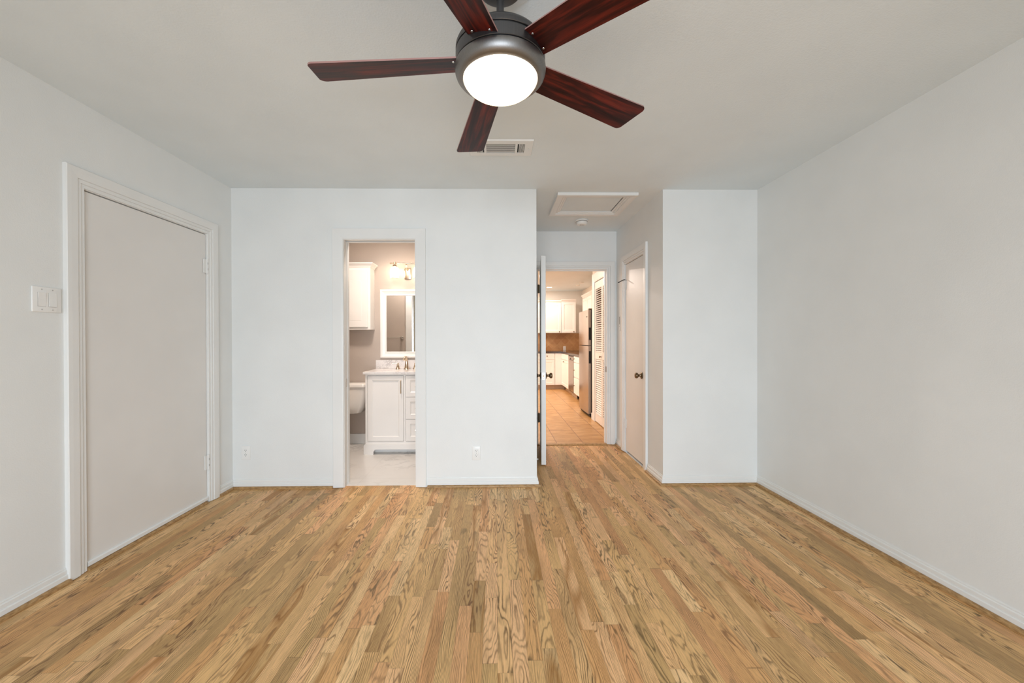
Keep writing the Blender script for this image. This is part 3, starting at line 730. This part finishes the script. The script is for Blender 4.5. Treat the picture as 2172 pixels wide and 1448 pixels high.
# wall cabinet over the toilet
WC1, WF = -1.415, 4.482
wc = thing('wall_cabinet', 'white wall cabinet with an arched panel door above the toilet', 'cabinet', (WC1-.30, WF, 1.322))
cd = BYW-WF-.001
MB().box(-.30, .30, 0, cd, 0, .70).build('carcass', CAB, wc)
CP = [(0, 0), (.004, .0), (.012, .018), (.032, .036), (.038, .040), (.038, .052), (0, .052)]
MB().loft([[(-.30-t, cd, .695+z) for t, z in CP], [(-.30-t, -t, .695+z) for t, z in CP], [(.30+t, -t, .695+z) for t, z in CP], [(.30+t, cd, .695+z) for t, z in CP]]).build('crown_moulding', CAB, wc)
for x0, x1 in ((-.275, -.003), (.003, .275)):
    m = MB().box(x0, x1, -.019, -.001, .028, .668, .003, 2)
    xc, hw = (x0+x1)/2, (x1-x0)/2-.052
    arch = [(xc-hw, .085), (xc+hw, .085), (xc+hw, .55)] + [(xc+hw*cos(t)*1, .55+.024*sin(t)) for t in [pi*i/12 for i in range(1, 12)]] + [(xc-hw, .55)]
    inn = [(xc+(a-xc)*.76, .085+(b-.085)*.92+.018) for a, b in arch]
    V = [m.bm.verts.new((a, -.0192, b)) for a, b in arch]; V1 = [m.bm.verts.new((xc+(a-xc)*.95, -.0125, .085+(b-.085)*.985+.004)) for a, b in arch]; V2 = [m.bm.verts.new((a, -.0205, b)) for a, b in inn]
    n = len(arch)
    for A, B in ((V, V1), (V1, V2)):
        for i in range(n): m.bm.faces.new((A[i], A[(i+1) % n], B[(i+1) % n], B[i]))
    m.bm.faces.new(V2)
    m.build('door', CAB, wc)
# toilet
TX = -1.75
to = thing('toilet', 'white porcelain toilet partly hidden by the left door jamb', 'toilet', (TX, BYW-.01, .004))
def rr(hw, y0, y1, z, r=.05, n=6):
    pts = []
    for cx_, cy2, a0 in ((hw-r, y0+r, -pi/2), (hw-r, y1-r*.3, 0), (-hw+r, y1-r*.3, pi/2), (-hw+r, y0+r, pi)):
        ry = r if cy2 < (y0+y1)/2 else r*.3
        pts += [(cx_+r*cos(a0+pi/2*i/n), cy2+ry*sin(a0+pi/2*i/n), z) for i in range(n+1)]
    return pts
MB().loft([rr(.185, -.165, -.01, .375), rr(.230, -.185, -.01, .388), rr(.262, -.195, -.01, .45), rr(.284, -.20, -.01, .56), rr(.293, -.20, -.01, .672)]).build('tank', PORC, to, 50)
MB().loft([rr(.297, -.207, -.005, .672), rr(.307, -.216, -.003, .678), rr(.307, -.216, -.003, .702), rr(.297, -.206, -.008, .712)]).build('tank_lid', PORC, to, 50)
MB().tube([(-.19, -.20, .61), (-.19, -.225, .61), (-.12, -.232, .605)], .008, 10).build('flush_lever', CHROME, to, 50)
def oval(hw, y0, y1, z, n=28): return [(hw*cos(2*pi*i/n), (y0+y1)/2+(y1-y0)/2*sin(2*pi*i/n), z) for i in range(n)]
MB().loft([oval(.10, -.55, -.12, 0), oval(.09, -.52, -.12, .08), oval(.085, -.50, -.13, .18), oval(.115, -.60, -.16, .28), oval(.165, -.70, -.24, .36), oval(.168, -.71, -.25, .395)]).build('bowl', PORC, to, 60)
MB().loft([oval(.170, -.715, -.25, .397), oval(.172, -.72, -.25, .41), oval(.170, -.717, -.25, .425), oval(.155, -.70, -.26, .432)]).build('seat', PLASTIC, to, 60)
# baseboard of bathroom
m = MB().box(-2.49, VX0-.016, BYW-.014, BYW, .004, .118, .003, 1); struct(m.build('baseboard_bathroom', TRIM), 'white baseboard behind the toilet', 'baseboard')
# towel bar on the bedroom-side bathroom wall, seen in the mirror
tb = thing('towel_bar', 'metal towel bar reflected in the bathroom mirror', 'towel bar', (-1.64, YB+T, 1.238))
MB().lathe([(.008, -.25), (.008, .25)], 14, (0, .06, 0), 'x').build('bar', SATIN, tb, 40)
for s in (-1, 1): MB().lathe([(.024, 0), (.024, .008), (.012, .014), (.011, .055), (.014, .06), (.012, .072), (0, .073)], 20, (s*.25, 0, 0), 'y').build('post', SATIN, tb, 40)

# ------------------------------------------------------------------ kitchen
def kknob(par, x, y, z):
    return MB().lathe([(.006, 0), (.005, .012), (.013, .018), (.015, .024), (.012, .029), (0, .030)], 16, (x, y, z), '-y').build('knob', BRONZE, par, 50)
def base_cab(label, loc, rz, wid, fronts, dep=.58, toe=True, name='base_cabinet'):
    """local frame: x along the run, front at y=0 facing -y"""
    t = thing(name, label, 'cabinet', loc, rz)
    MB().box(0, wid, .0, dep, .105, .872).build('carcass', CAB, t)
    MB().box(0, wid, .075, .09, 0, .105).build('toe_kick', TOE if toe else DARK, t)  # dark variant paints the toe-kick shadow into the colour
    for kind, x0, x1, z0, z1, kx in fronts:
        m = MB()
        if kind == 'door': shaker(m, x0, x1, z0, z1, -.001, .019, .055, .006)
        elif kind == 'drawer': m.box(x0, x1, -.020, -.001, z0, z1, .003, 2)
        elif kind == 'panel': m.box(x0, x1, -.020, -.001, z0, z1, .001, 1)
        o = m.build({'panel': 'filler_panel'}.get(kind, kind), CAB, t)
        if kx is not None: kknob(o, kx[0], -.020, kx[1])
    return t
KF = 9.515          # front of the back run
base_cab('white base cabinet with drawer over door on the far kitchen wall', (.86, KF, .006), 0, .535, [('drawer', .01, .525, .722, .862, (.345, .80)), ('door', .01, .525, .112, .712, None)])
base_cab('plain white corner filler of the far kitchen base cabinets', (1.397, KF, .006), 0, .25, [('panel', .003, .172, .112, .862, None)])
base_cab('white base cabinet left of the dishwasher with drawer over door', (1.57, 9.495, .006), -pi/2, .94, [('drawer', .004, .93, .735, .862, None), ('door', .004, .93, .12, .725, (.375, .685))])
base_cab('white bank of three drawers between dishwasher and refrigerator', (1.57, 7.985, .006), -pi/2, .60, [('drawer', .01, .59, .745, .862, (.12, .812)), ('drawer', .01, .59, .448, .735, (.12, .59)), ('drawer', .01, .59, .12, .438, (.12, .28))], toe=False)
base_cab('white base cabinet mostly hidden behind the refrigerator', (1.57, 7.375, .006), -pi/2, .55, [('door', .01, .54, .12, .862, None)])
dw = thing('dishwasher', 'stainless dishwasher with a dark top strip between white cabinets', 'dishwasher', (1.57, 8.545, .006), -pi/2)
MB().box(0, .55, .0, .56, .10, .868).build('tub', DARK, dw)
MB().box(.004, .546, -.026, -.001, .125, .772, .004, 2).build('door', STEEL, dw)
MB().box(.004, .546, -.028, -.001, .776, .845, .004, 2).build('control_panel', STEEL, dw)
MB().box(.006, .544, -.022, -.001, .847, .868).build('top_strip', BLACKM, dw)
MB().box(.22, .30, -.034, -.027, .782, .812, .003, 1).build('latch', BLACKM, dw)
MB().box(.004, .546, .05, .06, 0, .11).build('toe_panel', TOE, dw)
# L-shaped granite counter
m = MB().prism([(.30, KF-.035), (1.535, KF-.035), (1.535, 6.83), (KXR-.001, 6.83), (KXR-.001, KYB-.001), (.30, KYB-.001)], lambda a, b, d: (a, b, d), .880, .918)
tag(m.build('kitchen_countertop', GRANITE), 'dark granite L-shaped countertop in the far kitchen corner', 'countertop')
m = MB().box(.30, KXR-.001, KYB-.010, KYB-.0005, .9185, 1.362); struct(m.build('wall_backsplash', SPLASH), 'tan diagonal tile backsplash on the far kitchen wall', 'backsplash')
m = MB().box(KXR-.010, KXR-.0005, 6.9, KYB-.012, .9185, 1.362); struct(m.build('wall_backsplash_right', SPLASH), 'tan diagonal tile backsplash on the right kitchen wall', 'backsplash')
outlet((1.735, KYB-.0105, .975), 'small outlet in the tan kitchen backsplash')
def wall_cab(label, loc, rz, wid, doors, z0=1.362, z1=2.13, dep=.31, knobs=()):
    t = thing('upper_cabinet', label, 'cabinet', loc, rz)
    MB().box(0, wid, 0, dep, z0, z1).build('carcass', CAB, t)
    MB().loft([[(x, -t_, z1-.02+z_) for t_, z_ in ((-.001, 0), (.012, 0), (.022, .016), (.048, .045), (.052, .06), (-.001, .06))] for x in (0, wid)]).build('crown_moulding', CAB, t)
    for i, (x0, x1, kx) in enumerate(doors):
        o = shaker(MB(), x0, x1, z0+.008, z1-.03, -.001, .019, .058, .007).build('door', CAB, t)
        if kx is not None: kknob(o, kx, -.020, z0+.03)
    return t
UF = 9.815
wall_cab('white upper cabinet at left on the far kitchen wall', (1.02, UF, 0), 0, .575, [(.006, .569, .53)])
wall_cab('white upper cabinet nearest the corner on the far kitchen wall', (1.60, UF-.03, 0), 0, .355, [(.006, .349, .30)], z1=2.15, dep=.34)
wall_cab('white two-door upper cabinet on the right kitchen wall above the refrigerator', (1.885, 8.60, 0), -pi/2, .82, [(.006, .407, None), (.413, .814, None)], z1=2.11, dep=.30)
wall_cab('white upper cabinet on the right kitchen wall hidden above the refrigerator', (1.885, 7.775, 0), -pi/2, .80, [(.006, .40, None), (.406, .794, None)], z0=1.75, z1=2.11, dep=.30)
# refrigerator: local front -y, x towards the camera
rf = thing('refrigerator', 'stainless top-freezer refrigerator facing left in the kitchen', 'refrigerator', (1.45, 6.76, .006), -pi/2)
RW = .68
MB().box(0, RW, .004, .68, .03, 1.655, .006, 2).build('body', BLACKM, rf)
def bowed(z0, z1):
    pts = [(RW, 0), (0, 0)] + [(RW*i/14, -.044-.014*sin(pi*i/14)) for i in range(15)]
    return MB().prism([(a, b) for a, b in pts], lambda a, b, d: (a, b, d), z0, z1)
lo = bowed(.055, 1.098).build('door', STEEL, rf, 30); hi = bowed(1.110, 1.652).build('freezer_door', STEEL, rf, 30)
MB().box(RW-.004, RW+.0015, -.034, -.002, .83, 1.02).build('handle_recess', DARK, lo)
MB().box(RW-.004, RW+.0015, -.034, -.002, 1.19, 1.38).build('handle_recess', DARK, hi)
MB().box(RW*.86, RW*.90, -.0535, -.049, 1.543, 1.556).build('badge', BLACKM, hi)
MB().box(RW-.09, RW-.01, -.03, .03, 1.655, 1.675, .003, 1).build('hinge_cover', BRONZE, rf)
MB().box(.0, RW-.02, -.02, .0, .012, .05).build('toe_grille', DARK, rf)
for x in (.05, RW-.05):
    for y in (.03, .62): MB().lathe([(.018, 0), (.018, .03)], 12, (x, y, 0)).build('foot', BLACKM, rf)
# bifold louvered pantry doors, front faces at x = 1.435
fp = lambda a, z, t: (1.445-t, a, z)
casing(fp, 4.995, 5.795, 2.04, 'white casing around the louvered pantry doors', [(d*1.5, t) for d, t in BASIC])
bf = thing('door_4', 'white louvered bifold pantry doors on the right side of the kitchen', 'door', (1.437, 5.395, .0), 0, None, 'structure')
def louver_leaf(y0, y1):
    m = MB(); st = .034; th = .028
    m.box(0, th, y0, y0+st, .02, 2.03).box(0, th, y1-st, y1, .02, 2.03)
    for z0, z1 in ((.02, .135), (.925, 1.022), (1.93, 2.03)): m.box(0, th, y0+st, y1-st, z0, z1)
    for za, zb_, n in ((.135, .925, 26), (1.022, 1.93, 30)):
        for i in range(n):
            z = za+(i+.5)*(zb_-za)/n
            m.loft([[(.001, y, z-.009), (.003, y, z-.013), (th-.004, y, z+.007), (th-.006, y, z+.011)] for y in (y0+st, y1-st)])
    return m
lf = louver_leaf(.002, .385).build('door_leaf', CAB, bf)
louver_leaf(-.385, -.002).build('door_leaf', CAB, bf)
MB().box(.030, .032, -.39, .39, .02, 2.03).build('slat_shade_backing', paint('pantry_shadow_board', (.085, .05, .03), .9), bf)  # dark board stands in for the shade between the louver slats
MB().lathe([(.006, 0), (.006, .012), (.014, .018), (.015, .025), (.010, .03), (0, .031)], 16, (0, .045, .965), '-x').build('knob', BRONZE, lf, 50)
m = MB().box(1.425, 1.445, 5.935, 5.972, .006, .10, .002, 1); struct(m.build('baseboard_pantry', TRIM), 'short white baseboard at the end of the pantry wall', 'baseboard')
# recessed lights and small ceiling discs
def downlight(x, y, label, lit=True, power=9, r=.075):
    t = thing('recessed_light', label, 'ceiling light', (x, y, CH))
    MB().lathe([(r*.82, -.0045), (r, -.006), (r+.012, -.003), (r+.013, 0)], 32).build('trim_ring', PLASTIC, t, 40)
    MB().lathe([(0, -.003), (r*.84, -.003), (r*.84, -.0045), (0, -.0048)], 32).build('lens', DOWN if lit else PLASTIC, t)
    if lit: lamp('downlight_lamp', 'AREA', (x, y, CH-.03), power, (1, .855, .755), shape='DISK', size=r*2)
KP = 10
downlight(1.25, 9.40, 'lit recessed light on the kitchen ceiling above the far cabinets', True, KP)
downlight(.4, 7.6, 'added unseen recessed light in the middle of the kitchen ceiling', True, 42)  # unseen lamp, added for overall kitchen brightness
downlight(-.25, 5.9, 'added unseen recessed light on the kitchen ceiling nearest the hallway opening', True, 34)  # unseen lamp, added to throw light through the opening onto the hall wall
downlight(-.4, 9.2, 'added unseen recessed light on the kitchen ceiling by the left wall', True, 46)  # unseen lamp, added to lift the kitchen ceiling and cabinets
for y, lab in ((8.99, 'farther'), (8.59, 'nearer')):
    o = MB().lathe([(.05, 0), (.05, -.012), (.042, -.018), (0, -.019)], 28, (1.845, y, CH)).build('ceiling_disc', PLASTIC, None, 40)
    tag(o, 'small white disc on the kitchen ceiling, the %s of two' % lab, 'ceiling fitting')
